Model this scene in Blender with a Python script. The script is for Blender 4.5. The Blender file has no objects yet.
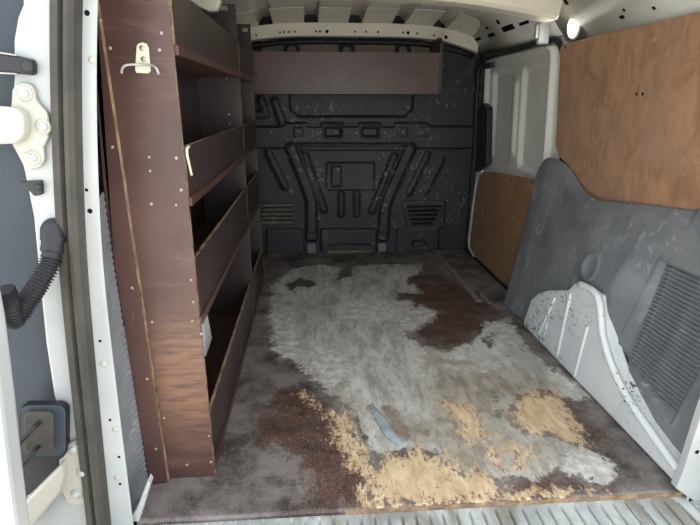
import bpy, bmesh, math, random
import numpy as np
from mathutils import Vector, Matrix

S = bpy.context.scene
COL = S.collection
random.seed(4)
# ------------------------------------------------------------------ camera, light, exposure
CAM_H, FPX = 0.87, 526.0                       # eye height above the load floor, focal length in pixels (700 x 525)
TH = math.atan(161 / FPX)                      # pitch down
PS = math.atan(41 * math.cos(TH) / FPX)        # yaw to the right
cd = bpy.data.cameras.new('camera'); cam = bpy.data.objects.new('camera', cd); COL.objects.link(cam)
cam.location = (0, 0, CAM_H); cam.rotation_euler = (math.pi / 2 - TH, 0, -PS)
cd.sensor_fit = 'HORIZONTAL'; cd.sensor_width = 36; cd.lens = FPX / 700 * 36; cd.clip_start = 0.02
S.camera = cam
W = bpy.data.worlds.new('overcast_sky'); S.world = W; W.use_nodes = True
bg = W.node_tree.nodes['Background']; bg.inputs['Color'].default_value = (0.94, 0.98, 1.0, 1); bg.inputs['Strength'].default_value = 1.8
sd = bpy.data.lights.new('sun', 'SUN'); sd.energy = 6.0; sd.angle = math.radians(3); sd.color = (1.0, 0.93, 0.82)
sun = bpy.data.objects.new('sun', sd); COL.objects.link(sun)
sun.rotation_euler = Vector((0.25, -0.35, -1.0)).to_track_quat('-Z', 'Y').to_euler()   # high, from over the cab: the rear stands in the van's own shade, the ground behind is lit
vs = S.view_settings
vs.view_transform = 'Standard'; vs.look = 'None'; vs.gamma = 1.0; vs.use_curve_mapping = False; vs.exposure = 0.68

# ------------------------------------------------------------------ pixels to points (directions only; the plane gives the distance)
FW = np.array([math.sin(PS) * math.cos(TH), math.cos(PS) * math.cos(TH), -math.sin(TH)])
RT = np.array([math.cos(PS), -math.sin(PS), 0.0]); UP = np.cross(RT, FW); C0 = np.array([0, 0, CAM_H])
def at(px, py, ax, v):
    d = FW * FPX + RT * (px - 350) + UP * (262.5 - py)
    return C0 + d * ((v - C0[ax]) / d[ax])
def onX(px, py, v): return at(px, py, 0, v)
def onY(px, py, v): return at(px, py, 1, v)
def onF(px, py, v=0.0): return at(px, py, 2, v)

def ypoly(pts, y): return [(float(onY(x, yy, y)[0]), float(onY(x, yy, y)[2])) for x, yy in pts]

# ------------------------------------------------------------------ materials
def lin(c):
    return tuple((v / 255 / 12.92 if v <= 10 else ((v / 255 + 0.055) / 1.055) ** 2.4) for v in c) + (1,)
class NT:
    def __init__(s, name):
        s.m = bpy.data.materials.new(name); s.m.use_nodes = True
        s.t = s.m.node_tree; s.b = s.t.nodes['Principled BSDF']; s.tc = s.t.nodes.new('ShaderNodeTexCoord')
    def n(s, kind, **kw):
        nd = s.t.nodes.new(kind)
        for k, v in kw.items(): setattr(nd, k, v)
        return nd
    def l(s, a, b): s.t.links.new(a, b)
    def noise(s, scale, detail=4, rough=.6, stretch=None, dist=0.0, off=0):
        mp = s.n('ShaderNodeMapping'); s.l(s.tc.outputs['Object'], mp.inputs['Vector'])
        mp.inputs['Location'].default_value = (off, off * .7, off * .3)
        if stretch: mp.inputs['Scale'].default_value = stretch
        nz = s.n('ShaderNodeTexNoise'); s.l(mp.outputs[0], nz.inputs['Vector'])
        nz.inputs['Scale'].default_value = scale; nz.inputs['Detail'].default_value = detail
        nz.inputs['Roughness'].default_value = rough; nz.inputs['Distortion'].default_value = dist
        return nz.outputs['Fac']
    def ramp(s, fac, a, b, lo=0.0, hi=1.0):
        mr = s.n('ShaderNodeMapRange'); mr.interpolation_type = 'SMOOTHSTEP'
        s.l(fac, mr.inputs['Value']); mr.inputs['From Min'].default_value = a; mr.inputs['From Max'].default_value = b
        mr.inputs['To Min'].default_value = lo; mr.inputs['To Max'].default_value = hi
        return mr.outputs[0]
    def mix(s, fac, a, b):
        mx = s.n('ShaderNodeMix', data_type='RGBA')
        if isinstance(fac, (int, float)): mx.inputs[0].default_value = fac
        else: s.l(fac, mx.inputs[0])
        for k, v in ((6, a), (7, b)):
            if isinstance(v, tuple): mx.inputs[k].default_value = v
            else: s.l(v, mx.inputs[k])
        return mx.outputs[2]
    def math(s, op, a, b=None):
        m = s.n('ShaderNodeMath', operation=op)
        for k, v in ((0, a), (1, b)):
            if v is None: continue
            if isinstance(v, (int, float)): m.inputs[k].default_value = v
            else: s.l(v, m.inputs[k])
        return m.outputs[0]
    def attr(s, name):
        a = s.n('ShaderNodeAttribute'); a.attribute_name = name; return a.outputs['Fac']
    def bump(s, h, strength=.3, dist=.002):
        b = s.n('ShaderNodeBump'); b.inputs['Strength'].default_value = strength; b.inputs['Distance'].default_value = dist
        s.l(h, b.inputs['Height']); s.l(b.outputs[0], s.b.inputs['Normal'])
    def out(s, col, rough=.5, spec=.5, metal=0.0):
        if isinstance(col, tuple): s.b.inputs['Base Color'].default_value = col
        else: s.l(col, s.b.inputs['Base Color'])
        if isinstance(rough, (int, float)): s.b.inputs['Roughness'].default_value = rough
        else: s.l(rough, s.b.inputs['Roughness'])
        s.b.inputs['Specular IOR Level'].default_value = spec; s.b.inputs['Metallic'].default_value = metal
        return s.m
M = {}
def simple(name, c1, c2, scale=8, rough=.45, spec=.5, metal=0.0, bs=.15, scuff=None, amount=(.62, .72), sscale=30, sstretch=(1, 1, 1)):
    t = NT(name)
    col = t.mix(t.ramp(t.noise(scale), .35, .68), lin(c1), lin(c2))
    if scuff:
        f = t.ramp(t.noise(sscale, 6, .7, sstretch, 1.2, 3.1), amount[0], amount[1])
        f = t.math('MULTIPLY', f, t.ramp(t.noise(3.5, 3, .6, None, 0, 9.0), .42, .62))
        col = t.mix(f, col, lin(scuff))
    t.bump(t.noise(scale * 22, 3), bs, .001)
    M[name] = t.out(col, rough, spec, metal)
simple('white_paint', (166, 170, 171), (180, 184, 185), 3, .28, .5, 0, .04)  # van white toned down to keep the lit pillars from clipping
simple('cream_paint', (172, 170, 160), (184, 182, 172), 4, .32, .5, 0, .04)  # cream toned down likewise for the lit hinges
simple('cream_brightened', (222, 218, 202), (230, 226, 212), 4, .32, .5, 0, .04)  # brighter copy of the cream, lifts the dim roof bows
simple('white_brightened', (214, 214, 208), (226, 226, 220), 3, .35, .5, 0, .05)  # brighter copy of the van white, lifts the dim interior
simple('chipped_white', (214, 220, 225), (226, 230, 232), 6, .38, .5, 0, .1, (70, 66, 62), (.555, .60), 60, (1, .6, 1))
simple('film_brown', (70, 50, 46), (86, 61, 55), 5, .36, .5, 0, .1, (128, 104, 92), (.64, .8), 40, (1, 1, .35))
simple('film_dark', (48, 40, 40), (60, 48, 47), 6, .42, .5, 0, .1, (120, 108, 98), (.68, .78), 60)
simple('ply_edge', (120, 99, 80), (164, 138, 108), 30, .75, .3, 0, .3, (64, 48, 42), (.5, .6), 26)
simple('charcoal_steel', (36, 39, 42), (48, 51, 54), 5, .5, .4, 0, .1, (156, 152, 144), (.55, .70), 34, (1, 1, .7))
simple('dusty_plastic', (84, 86, 72), (116, 114, 94), 20, .8, .3, 0, .2)
simple('black_plastic', (34, 36, 40), (44, 46, 50), 8, .48, .4, 0, .1)
simple('navy_plastic', (52, 60, 70), (58, 66, 76), 3, .5, .35, 0, .05)
simple('rubber', (62, 60, 57), (76, 74, 69), 9, .7, .3, 0, .2, (120, 118, 110), (.66, .8), 60)
simple('grey_lining', (102, 106, 112), (124, 127, 131), 5, .62, .35, 0, .5, (170, 171, 168), (.52, .74), 26, (1, .8, .5))
simple('steel', (150, 150, 148), (176, 176, 172), 20, .35, .5, .7, .1)
simple('screw_metal', (150, 138, 128), (176, 164, 152), 40, .4, .5, .4, .05)
simple('cord_white', (214, 206, 184), (224, 216, 196), 60, .8, .2, 0, .3)
simple('dried_glue', (138, 146, 150), (166, 174, 178), 30, .4, .5, 0, .3)
simple('strip_metal', (116, 112, 104), (136, 132, 124), 20, .5, .5, 0, .2)
simple('beige_board', (150, 140, 122), (164, 152, 134), 6, .7, .3, 0, .1)
simple('pale_bounce', (196, 192, 184), (208, 204, 197), 20, .9, .3, 0, .5)  # kept pale so the ground bounces light into the van
simple('hole_dark', (18, 18, 20), (24, 24, 26), 10, .8, .1)
simple('void_blue', (36, 38, 42), (44, 46, 50), 10, .7, .2)
t = NT('film_streaked')                       # racking end: streaked film with a soft lighter tan oval low down
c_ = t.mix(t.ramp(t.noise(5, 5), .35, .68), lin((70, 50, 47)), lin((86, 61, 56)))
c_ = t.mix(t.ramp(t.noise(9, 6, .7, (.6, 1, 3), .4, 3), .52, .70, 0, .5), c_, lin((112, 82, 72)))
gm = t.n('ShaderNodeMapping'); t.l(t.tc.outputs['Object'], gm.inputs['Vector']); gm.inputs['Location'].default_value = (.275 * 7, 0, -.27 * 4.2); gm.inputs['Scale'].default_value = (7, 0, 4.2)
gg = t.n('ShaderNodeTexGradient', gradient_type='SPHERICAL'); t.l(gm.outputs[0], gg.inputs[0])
tan_spot = t.math('MULTIPLY', t.ramp(gg.outputs['Fac'], .0, .8), t.ramp(t.noise(26, 6, .7, (.5, 1, 3.5), .3, 7), .28, .62))
c_ = t.mix(t.math('MULTIPLY', tan_spot, .6), c_, lin((150, 112, 84)))
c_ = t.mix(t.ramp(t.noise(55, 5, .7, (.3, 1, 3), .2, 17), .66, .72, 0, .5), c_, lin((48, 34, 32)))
M['film_streaked'] = t.out(c_, .36, .5)
def raw_ply(name, c1, c2, c3, st):
    t = NT(name)
    g = t.noise(9, 6, .65, st, .8)
    col = t.mix(t.ramp(g, .3, .7), lin(c1), lin(c2))
    col = t.mix(t.ramp(t.noise(3.2, 4, .6, None, .5, 5), .45, .75), col, lin(c3))
    fine = t.noise(60, 4, .7, st, 0, 2)
    col = t.mix(t.ramp(fine, .55, .75, 0, .3), col, lin((112, 78, 56)))
    col = t.mix(t.ramp(t.noise(26, 6, .7, (1, 1, .6), 1.5, 8), .66, .76, 0, .6), col, lin((208, 180, 150)))
    t.bump(fine, .2, .001)
    M[name] = t.out(col, .62, .35)
raw_ply('raw_plywood', (148, 113, 88), (180, 142, 114), (168, 136, 114), (1, 2.2, 1.3))
raw_ply('raw_plywood_upright', (136, 106, 78), (162, 128, 96), (150, 122, 96), (1, 1.2, 2.2))
lm = NT('oval_glow'); lm.b.inputs['Emission Color'].default_value = (1, .95, .82, 1); lm.b.inputs['Emission Strength'].default_value = 2.0  # emission put into the material of the bright oval
M['oval_glow'] = lm.out((.9, .88, .8, 1), .2)

# ------------------------------------------------------------------ mesh helpers
def mesh(name, vs_, fs, mats, smooth=False, fm=None):
    me = bpy.data.meshes.new(name)
    me.from_pydata([tuple(map(float, v)) for v in vs_], [], fs)
    for m in ([mats] if isinstance(mats, str) else mats): me.materials.append(M[m])
    if fm: me.polygons.foreach_set('material_index', fm)
    if smooth: me.polygons.foreach_set('use_smooth', [True] * len(me.polygons))
    me.update(); return me
def fixn(me):
    b = bmesh.new(); b.from_mesh(me); bmesh.ops.recalc_face_normals(b, faces=b.faces); b.to_mesh(me); b.free()
def link(name, me, parent=None, loc=None):
    o = bpy.data.objects.new(name, me); COL.objects.link(o)
    if parent: o.parent = parent; o.matrix_parent_inverse = parent.matrix_world.inverted() if False else Matrix.Translation(-Vector(parent.location))
    if loc is not None: o.location = loc
    return o
def tag(o, label=None, cat=None, group=None, kind=None):
    if label: o['label'] = label
    if cat: o['category'] = cat
    if group: o['group'] = group
    if kind: o['kind'] = kind
    return o
def thing(name, loc, label, cat, group=None):
    o = bpy.data.objects.new(name, None); COL.objects.link(o); o.location = loc; o.empty_display_size = .05
    return tag(o, label, cat, group)
def bevel(o, w=.003, seg=2, ang=35):
    m = o.modifiers.new('bevel', 'BEVEL'); m.width = w; m.segments = seg; m.limit_method = 'ANGLE'; m.angle_limit = math.radians(ang)
    return o
BF = [(0, 3, 2, 1), (4, 5, 6, 7), (0, 1, 5, 4), (1, 2, 6, 5), (2, 3, 7, 6), (3, 0, 4, 7)]
def box(name, a, b, mats, parent=None, bev=.0, thin=None):
    """box between corners; with two materials the thin sides (not facing axis `thin`) get the second one"""
    x0, y0, z0 = a; x1, y1, z1 = b
    v = [(x0, y0, z0), (x1, y0, z0), (x1, y1, z0), (x0, y1, z0), (x0, y0, z1), (x1, y0, z1), (x1, y1, z1), (x0, y1, z1)]
    fm = None
    if thin is not None:
        ax = [2, 2, 1, 0, 1, 0]; fm = [0 if ax[i] == thin else 1 for i in range(6)]
    o = link(name, mesh(name, v, BF, mats, False, fm), parent)
    if bev: bevel(o, bev)
    return o
def prism(name, pts, axis, lo, hi, mats, parent=None, bev=0, edge=False, seg=2):
    """polygon given in the two other axes, extruded along axis from lo to hi"""
    n = len(pts)
    def put(p, v): return [(v, p[0], p[1]), (p[0], v, p[1]), (p[0], p[1], v)][axis]
    v = [put(p, lo) for p in pts] + [put(p, hi) for p in pts]
    f = [tuple(range(n)), tuple(range(2 * n - 1, n - 1, -1))] + [(i, (i + 1) % n, n + (i + 1) % n, n + i) for i in range(n)]
    me = mesh(name, v, f, mats, False, ([0, 0] + [1] * n) if edge else None); fixn(me)
    o = link(name, me, parent)
    if bev: bevel(o, bev, seg)
    return o
def tube(name, path, r, mats, parent=None, n=10, cyc=False):
    path = [Vector(p) for p in path]; rs = r if isinstance(r, (list, tuple)) else [r] * len(path)
    v = []; f = []; ref = None
    for i, p in enumerate(path):
        t = (path[min(i + 1, len(path) - 1)] - path[max(i - 1, 0)]).normalized()
        if ref is None: ref = t.orthogonal().normalized()
        ref = (ref - t * ref.dot(t)).normalized(); bn = t.cross(ref)
        for k in range(n):
            a = 2 * math.pi * k / n; v.append(p + (ref * math.cos(a) + bn * math.sin(a)) * rs[i])
    for i in range(len(path) - 1):
        for k in range(n): f.append((i * n + k, i * n + (k + 1) % n, (i + 1) * n + (k + 1) % n, (i + 1) * n + k))
    f.append(tuple(range(n - 1, -1, -1))); f.append(tuple((len(path) - 1) * n + k for k in range(n)))
    me = mesh(name, v, f, mats, True); fixn(me)
    return link(name, me, parent)
def smooth_path(pts, per=8):
    pts = [Vector(p) for p in pts]; out = []
    for i in range(len(pts) - 1):
        p0, p1, p2, p3 = pts[max(i - 1, 0)], pts[i], pts[i + 1], pts[min(i + 2, len(pts) - 1)]
        for k in range(per):
            t = k / per
            out.append(.5 * ((2 * p1) + (p2 - p0) * t + (2 * p0 - 5 * p1 + 4 * p2 - p3) * t * t + (3 * p1 - p0 - 3 * p2 + p3) * t ** 3))
    return out + [pts[-1]]
def grid(name, us, vs_, fn, mats, parent=None, thick=0, attrs=None):
    U, V = np.meshgrid(np.array(us), np.array(vs_), indexing='ij')
    P = np.stack(fn(U, V), -1).reshape(-1, 3); nu, nv = U.shape
    I = np.arange(nu * nv).reshape(nu, nv)
    F = np.stack([I[:-1, :-1], I[1:, :-1], I[1:, 1:], I[:-1, 1:]], -1).reshape(-1, 4)
    me = bpy.data.meshes.new(name); me.from_pydata(P.tolist(), [], F.tolist())
    for m in ([mats] if isinstance(mats, str) else mats): me.materials.append(M[m])
    me.polygons.foreach_set('use_smooth', [True] * len(me.polygons))
    if attrs:
        for k, a in attrs.items():
            at_ = me.attributes.new(k, 'FLOAT', 'POINT'); at_.data.foreach_set('value', a.reshape(-1).astype(np.float32))
    o = link(name, me, parent)
    if thick:
        m = o.modifiers.new('thickness', 'SOLIDIFY'); m.thickness = abs(thick); m.offset = 1 if thick > 0 else -1
    return o
# signed distances (negative inside)
def sd_seg(X, Y, a, b, r):
    ax, ay = a; bx, by = b; dx, dy = bx - ax, by - ay
    h = np.clip(((X - ax) * dx + (Y - ay) * dy) / (dx * dx + dy * dy + 1e-12), 0, 1)
    return np.hypot(X - ax - h * dx, Y - ay - h * dy) - r
def sd_line(X, Y, pts, r):
    d = None
    for a, b in zip(pts[:-1], pts[1:]):
        e = sd_seg(X, Y, a, b, r); d = e if d is None else np.minimum(d, e)
    return d
def sd_poly(X, Y, pts, r=0.0):
    d = np.full(X.shape, 1e9); s = np.ones(X.shape); n = len(pts)
    for i in range(n):
        (x1, y1), (x2, y2) = pts[i], pts[i - 1]
        ex, ey = x2 - x1, y2 - y1; wx, wy = X - x1, Y - y1
        h = np.clip((wx * ex + wy * ey) / (ex * ex + ey * ey + 1e-12), 0, 1)
        d = np.minimum(d, (wx - ex * h) ** 2 + (wy - ey * h) ** 2)
        c1 = Y >= y1; c2 = Y < y2; c3 = ex * wy > ey * wx
        s = np.where((c1 & c2 & c3) | (~c1 & ~c2 & ~c3), -s, s)
    return s * np.sqrt(d) - r
def step(d, w=.006):                     # 1 inside, 0 outside, soft wall of width w
    t = np.clip(.5 - d / w, 0, 1); return t * t * (3 - 2 * t)
_dome = {}
def dome_mesh(r, h, mat, n=10):
    k = (r, h, mat)
    if k not in _dome:                   # shallow screw head, axis -Y (faces the rear)
        v = [(0, -h, 0)]; f = []
        for j, (rr, hh) in enumerate(((.65, .85), (1, .35), (1, 0))):
            for i in range(n):
                a = 2 * math.pi * i / n; v.append((r * rr * math.cos(a), -h * hh, r * rr * math.sin(a)))
        for i in range(n):
            f.append((0, 1 + i, 1 + (i + 1) % n))
            for j in range(2): f.append((1 + j * n + i, 1 + (j + 1) * n + i, 1 + (j + 1) * n + (i + 1) % n, 1 + j * n + (i + 1) % n))
        me = mesh('screw', v, f, mat, True); fixn(me); _dome[k] = me
    return _dome[k]
def screw(p, parent, r=.004, h=.002, mat='screw_metal', rot=(0, 0, 0), name='screw'):
    o = link(name, dome_mesh(r, h, mat), parent); o.location = tuple(map(float, p)); o.rotation_euler = rot
    return o

XC = 0.228                                # centre line of the van
YR, YB = 0.93, 3.07                       # rear opening, bulkhead
def mir(x): return 2 * XC - x

# ================================================================== SETTING
# ---- floor: worn film-faced plywood sheet; stains and bare wood are traced patches
GREY = [[(272, 287), (287, 271), (318, 264), (345, 268), (372, 264), (420, 264), (424, 270), (406, 280), (404, 292), (416, 304), (400, 318), (398, 330), (420, 345), (445, 352),
         (478, 340), (482, 324), (505, 318), (514, 328), (530, 352), (556, 372), (590, 395), (575, 400), (540, 388), (515, 395), (508, 418), (520, 432), (560, 440), (600, 455), (625, 478), (600, 484),
         (560, 470), (510, 480), (470, 476), (450, 470), (440, 455), (418, 448), (396, 450), (372, 452), (360, 430), (352, 408), (338, 396), (322, 388), (305, 372), (292, 362), (277, 352), (269, 336), (274, 326), (268, 316), (277, 306), (272, 296)]]
DARKHOLE = [[(286, 284), (300, 278), (316, 282), (314, 288), (300, 286), (290, 290)], [(340, 270), (352, 266), (352, 276), (336, 280)], [(396, 292), (412, 294), (412, 300), (398, 300)], [(486, 338), (492, 334), (494, 344), (488, 348)]]
WHITE = [[(478, 338), (490, 322), (508, 318), (513, 332), (508, 348), (498, 353), (482, 346)], [(438, 352), (470, 352), (486, 357), (470, 361), (442, 360)], [(446, 364), (470, 366), (482, 362), (502, 364), (500, 368), (472, 372), (446, 368)],
         [(272, 296), (290, 310), (300, 335), (305, 362), (290, 362), (276, 350), (268, 322)], [(398, 312), (420, 306), (440, 312), (430, 322), (412, 330), (396, 330)],
         [(330, 306), (360, 298), (390, 304), (398, 318), (370, 322), (340, 318)], [(310, 340), (345, 350), (352, 378), (330, 386), (312, 366)], [(402, 286), (414, 284), (420, 292), (408, 294)], [(568, 455), (600, 456), (622, 476), (590, 480), (566, 470)], [(545, 372), (552, 366), (590, 396), (580, 398)]]
TAN = [[(441, 400), (452, 401), (460, 405), (474, 404), (480, 412), (478, 424), (488, 433), (505, 436), (500, 440), (478, 440), (470, 447), (462, 440), (460, 426), (450, 414)],
       [(510, 400), (530, 392), (546, 391), (562, 398), (570, 414), (584, 434), (590, 446), (570, 442), (548, 436), (530, 432), (516, 426), (510, 412)],
       [(372, 468), (384, 458), (402, 454), (420, 449), (436, 456), (448, 466), (456, 474), (478, 472), (496, 476), (506, 486), (516, 500), (376, 506)],
       [(326, 408), (344, 414), (352, 432), (364, 450), (374, 470), (378, 506), (368, 506), (362, 478), (346, 458), (334, 432)],
       [(444, 448), (450, 447), (462, 470), (456, 482), (450, 470)], [(486, 447), (510, 444), (532, 450), (530, 462), (524, 458), (522, 451), (498, 452), (500, 462), (486, 458)], [(504, 470), (524, 462), (530, 466), (514, 478)],
       [(300, 392), (316, 398), (326, 412), (310, 404)], [(506, 494), (600, 489), (600, 492), (506, 500)]]
MAROON = [[(256, 424), (268, 402), (284, 390), (304, 390), (330, 402), (348, 430), (368, 462), (380, 506), (300, 512), (318, 486), (300, 462), (280, 450), (262, 444)],
          [(404, 276), (426, 274), (450, 280), (474, 294), (492, 308), (480, 326), (470, 344), (450, 346), (428, 340), (416, 330), (430, 316), (414, 302), (404, 290)],
          [(508, 486), (530, 474), (556, 472), (572, 478), (582, 492), (512, 497)], [(372, 490), (400, 482), (440, 484), (470, 488), (500, 492), (500, 502), (372, 507)], [(585, 470), (608, 466), (624, 482), (600, 490), (588, 484)],
          [(540, 386), (560, 388), (580, 408), (604, 440), (590, 446), (566, 410), (545, 394)]]
DUST = [[(425, 380), (470, 374), (530, 376), (566, 386), (530, 392), (508, 402), (508, 428), (545, 440), (560, 452), (545, 470), (500, 476), (460, 478), (440, 458), (428, 430), (436, 404)], [(335, 392), (352, 402), (362, 428), (372, 452), (384, 456), (372, 466), (352, 430)], [(392, 408), (420, 420), (436, 436), (420, 446), (398, 430)], [(420, 345), (450, 354), (520, 372), (470, 376), (430, 366)]]
STAMP = [[(491, 390), (497.5, 391), (498, 393), (491.5, 392.5)], [(493, 394), (495.5, 394), (496, 399), (493.5, 399)], [(496.6, 393), (498.2, 393), (498.8, 400), (497, 400)], [(492.5, 400), (499, 400.5), (499, 402.5), (492.5, 402)],
         [(493.5, 410), (499.5, 410), (499.6, 412), (493.6, 412)], [(494, 413), (500, 413), (500, 414.5), (494, 414.5)], [(493.5, 416), (500.5, 416), (500.5, 417.6), (493.5, 417.6)]]
RING = [[(382, 406), (390, 404), (398, 412), (408, 428), (410, 438), (402, 440), (394, 432), (386, 418)], [(416, 428), (428, 430), (432, 436), (420, 434)]]
FX = np.arange(-.50, .9301, .01); FY = np.arange(.957, 3.0601, .01)
def floor_sdf(polys):
    U, V = np.meshgrid(FX, FY, indexing='ij'); d = None
    for p in polys:
        q = [tuple(onF(*c)[:2]) for c in p]; e = sd_poly(U, V, q); d = e if d is None else np.minimum(d, e)
    return d
t = NT('worn_floor')
wob = t.noise(16, 6, .68, None, .6); wob = t.math('SUBTRACT', wob, .5)
drag = t.math('SUBTRACT', t.noise(14, 6, .7, (2.6, .9, 1), .5, 4), .5)
grit = t.math('SUBTRACT', t.noise(95, 4, .7, None, 0, 7), .5)
def mask(name, w, a1, a2, a3, soft=.012):
    d = t.attr(name)
    d = t.math('ADD', d, t.math('MULTIPLY', wob, a1)); d = t.math('ADD', d, t.math('MULTIPLY', drag, a2)); d = t.math('ADD', d, t.math('MULTIPLY', grit, a3))
    return t.ramp(d, soft, -soft, 0, w)
col = t.mix(t.ramp(t.noise(6, 6, .7), .36, .62), lin((64, 55, 53)), lin((124, 118, 116)))
col = t.mix(t.ramp(t.noise(46, 6, .75, (1.4, .8, 1), .8, 3), .54, .70, 0, .55), col, lin((140, 133, 128)))
maroon = t.mix(t.ramp(t.noise(20, 5, .7), .34, .62), lin((58, 39, 35)), lin((88, 61, 53)))
maroon = t.mix(t.ramp(t.noise(60, 6, .75, (2.2, .9, 1), .6, 12), .57, .68, 0, .8), maroon, lin((168, 136, 108)))
col = t.mix(mask('maroon', .92, .15, .12, .10, .03), col, maroon)
col = t.mix(t.ramp(t.noise(9, 5, .65, None, .2, 44), .55, .72, 0, .55), col, lin((122, 114, 110)))
col = t.mix(t.ramp(t.noise(210, 4, .7, None, 0, 51), .52, .66, 0, .4), col, lin((156, 148, 142)))
col = t.mix(t.ramp(t.noise(170, 4, .7, None, 0, 61), .54, .68, 0, .45), col, lin((48, 40, 38)))
grey = t.mix(t.ramp(t.noise(8, 7, .7, (2.0, .6, 1), .25, 2), .36, .64), lin((152, 150, 143)), lin((204, 203, 198)))
grey = t.mix(t.ramp(t.noise(24, 7, .75, (2.6, .6, 1), .3, 6), .52, .68, 0, .75), grey, lin((112, 107, 98)))
grey = t.mix(t.ramp(t.noise(34, 7, .75, (2.8, .7, 1), .2, 26), .54, .66, 0, .7), grey, lin((214, 213, 208)))
col = t.mix(mask('grey', .96, .12, .05, .04, .007), col, grey)
dust = t.mix(t.ramp(t.noise(16, 6, .7, (2, .8, 1), .8, 31), .36, .64), lin((126, 117, 103)), lin((172, 163, 147)))
col = t.mix(mask('dust', .8, .16, .10, .06, .04), col, dust)
white = t.mix(t.ramp(t.noise(30, 6, .7), .38, .66), lin((170, 170, 164)), lin((222, 222, 218)))
col = t.mix(mask('white', .85, .09, .08, .08, .022), col, white)
col = t.mix(mask('stamp', .75, .012, .008, .03, .004), col, lin((74, 86, 78)))
col = t.mix(mask('ring', .7, .03, .02, .04, .010), col, lin((112, 92, 74)))
col = t.mix(mask('hole', .9, .09, .05, .04, .010), col, lin((64, 58, 54)))
tan = t.mix(t.ramp(t.noise(16, 6, .65, (2.6, .8, 1), .4, 5), .35, .66), lin((188, 162, 128)), lin((220, 198, 164)))
fl_ = t.math('ADD', t.noise(44, 7, .8, (2.2, .8, 1), .3, 15), t.math('MULTIPLY', t.math('ADD', t.attr('tan'), .020), 1.3))
tan = t.mix(t.ramp(fl_, .53, .60, 0, .9), tan, lin((106, 72, 58)))
col = t.mix(mask('tan', .95, .10, .16, .10, .014), col, tan)
col = t.mix(t.ramp(t.noise(150, 3, .6, None, 0, 1), .66, .76, 0, .45), col, lin((190, 180, 168)))
t.bump(t.math('ADD', wob, t.math('MULTIPLY', grit, .6)), .35, .004)
M['worn_floor'] = t.out(col, t.ramp(t.noise(12, 4, .6, None, 0, 3), .3, .7, .42, .72), .4)
floor = grid('floor', FX, FY, lambda U, V: (U, V, 0 * U), 'worn_floor', None, 0,
             {'grey': floor_sdf(GREY), 'white': floor_sdf(WHITE), 'hole': floor_sdf(DARKHOLE), 'dust': floor_sdf(DUST), 'stamp': floor_sdf(STAMP), 'ring': floor_sdf(RING), 'tan': floor_sdf(TAN), 'maroon': floor_sdf(MAROON)})
mod = floor.modifiers.new('thickness', 'SOLIDIFY'); mod.thickness = .012; mod.offset = -1
floor['kind'] = 'structure'; floor['label'] = 'worn film-faced plywood load floor with spilled grey paint and bare wood patches'
box('cut_edge', (.06, .9550, -.0115), (.90, .9568, -.0005), 'ply_edge', floor)
# dried glue puddle on the boards
gl = smooth_path([onF(x, y, .001) for x, y in ((371, 405), (377, 414), (384, 424), (390, 434), (399, 441), (407, 442))], 5)
glue = tube('glue_puddle', gl, [.008 + .010 * math.sin(math.pi * i / (len(gl) - 1)) for i in range(len(gl))], 'dried_glue', None, 8)
for v in glue.data.vertices: v.co.z = max(v.co.z * .35, -.0005)
tag(glue, 'dried pale bluish-grey glue squiggle stuck on the floor boards', 'glue puddle')

# ---- rear sill: ribbed painted metal
t = NT('sill_paint')
c_ = t.mix(t.ramp(t.noise(10, 5, .6, (1, .5, 1)), .4, .62), lin((150, 154, 154)), lin((180, 184, 184)))
c_ = t.mix(t.ramp(t.noise(5.5, 4, .6, (1.4, .3, 1), .6, 21), .50, .60, 0, .85), c_, lin((122, 120, 110)))
c_ = t.mix(t.ramp(t.noise(70, 4), .6, .7, 0, .5), c_, lin((104, 98, 88)))
M['sill_paint'] = t.out(c_, .42, .5)
SX = np.arange(-.42, .885, .00125)
def sill_fn(U, V):
    ph = np.abs(((U + .5) / .0305) % 1 - .5) * .0305
    g = step(ph - .0024, .0022) * step(np.abs(V - .87) - .075, .006)
    return U, V, -.012 - .010 * g - np.clip(.80 - V, 0, 1) * .35
sill = grid('trim_1', SX, np.concatenate([np.arange(.70, .96, .01), [.98]]), sill_fn, 'sill_paint', None, -.02); tag(sill, 'ribbed pale grey metal rear loading sill', None, None, 'structure')

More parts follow.
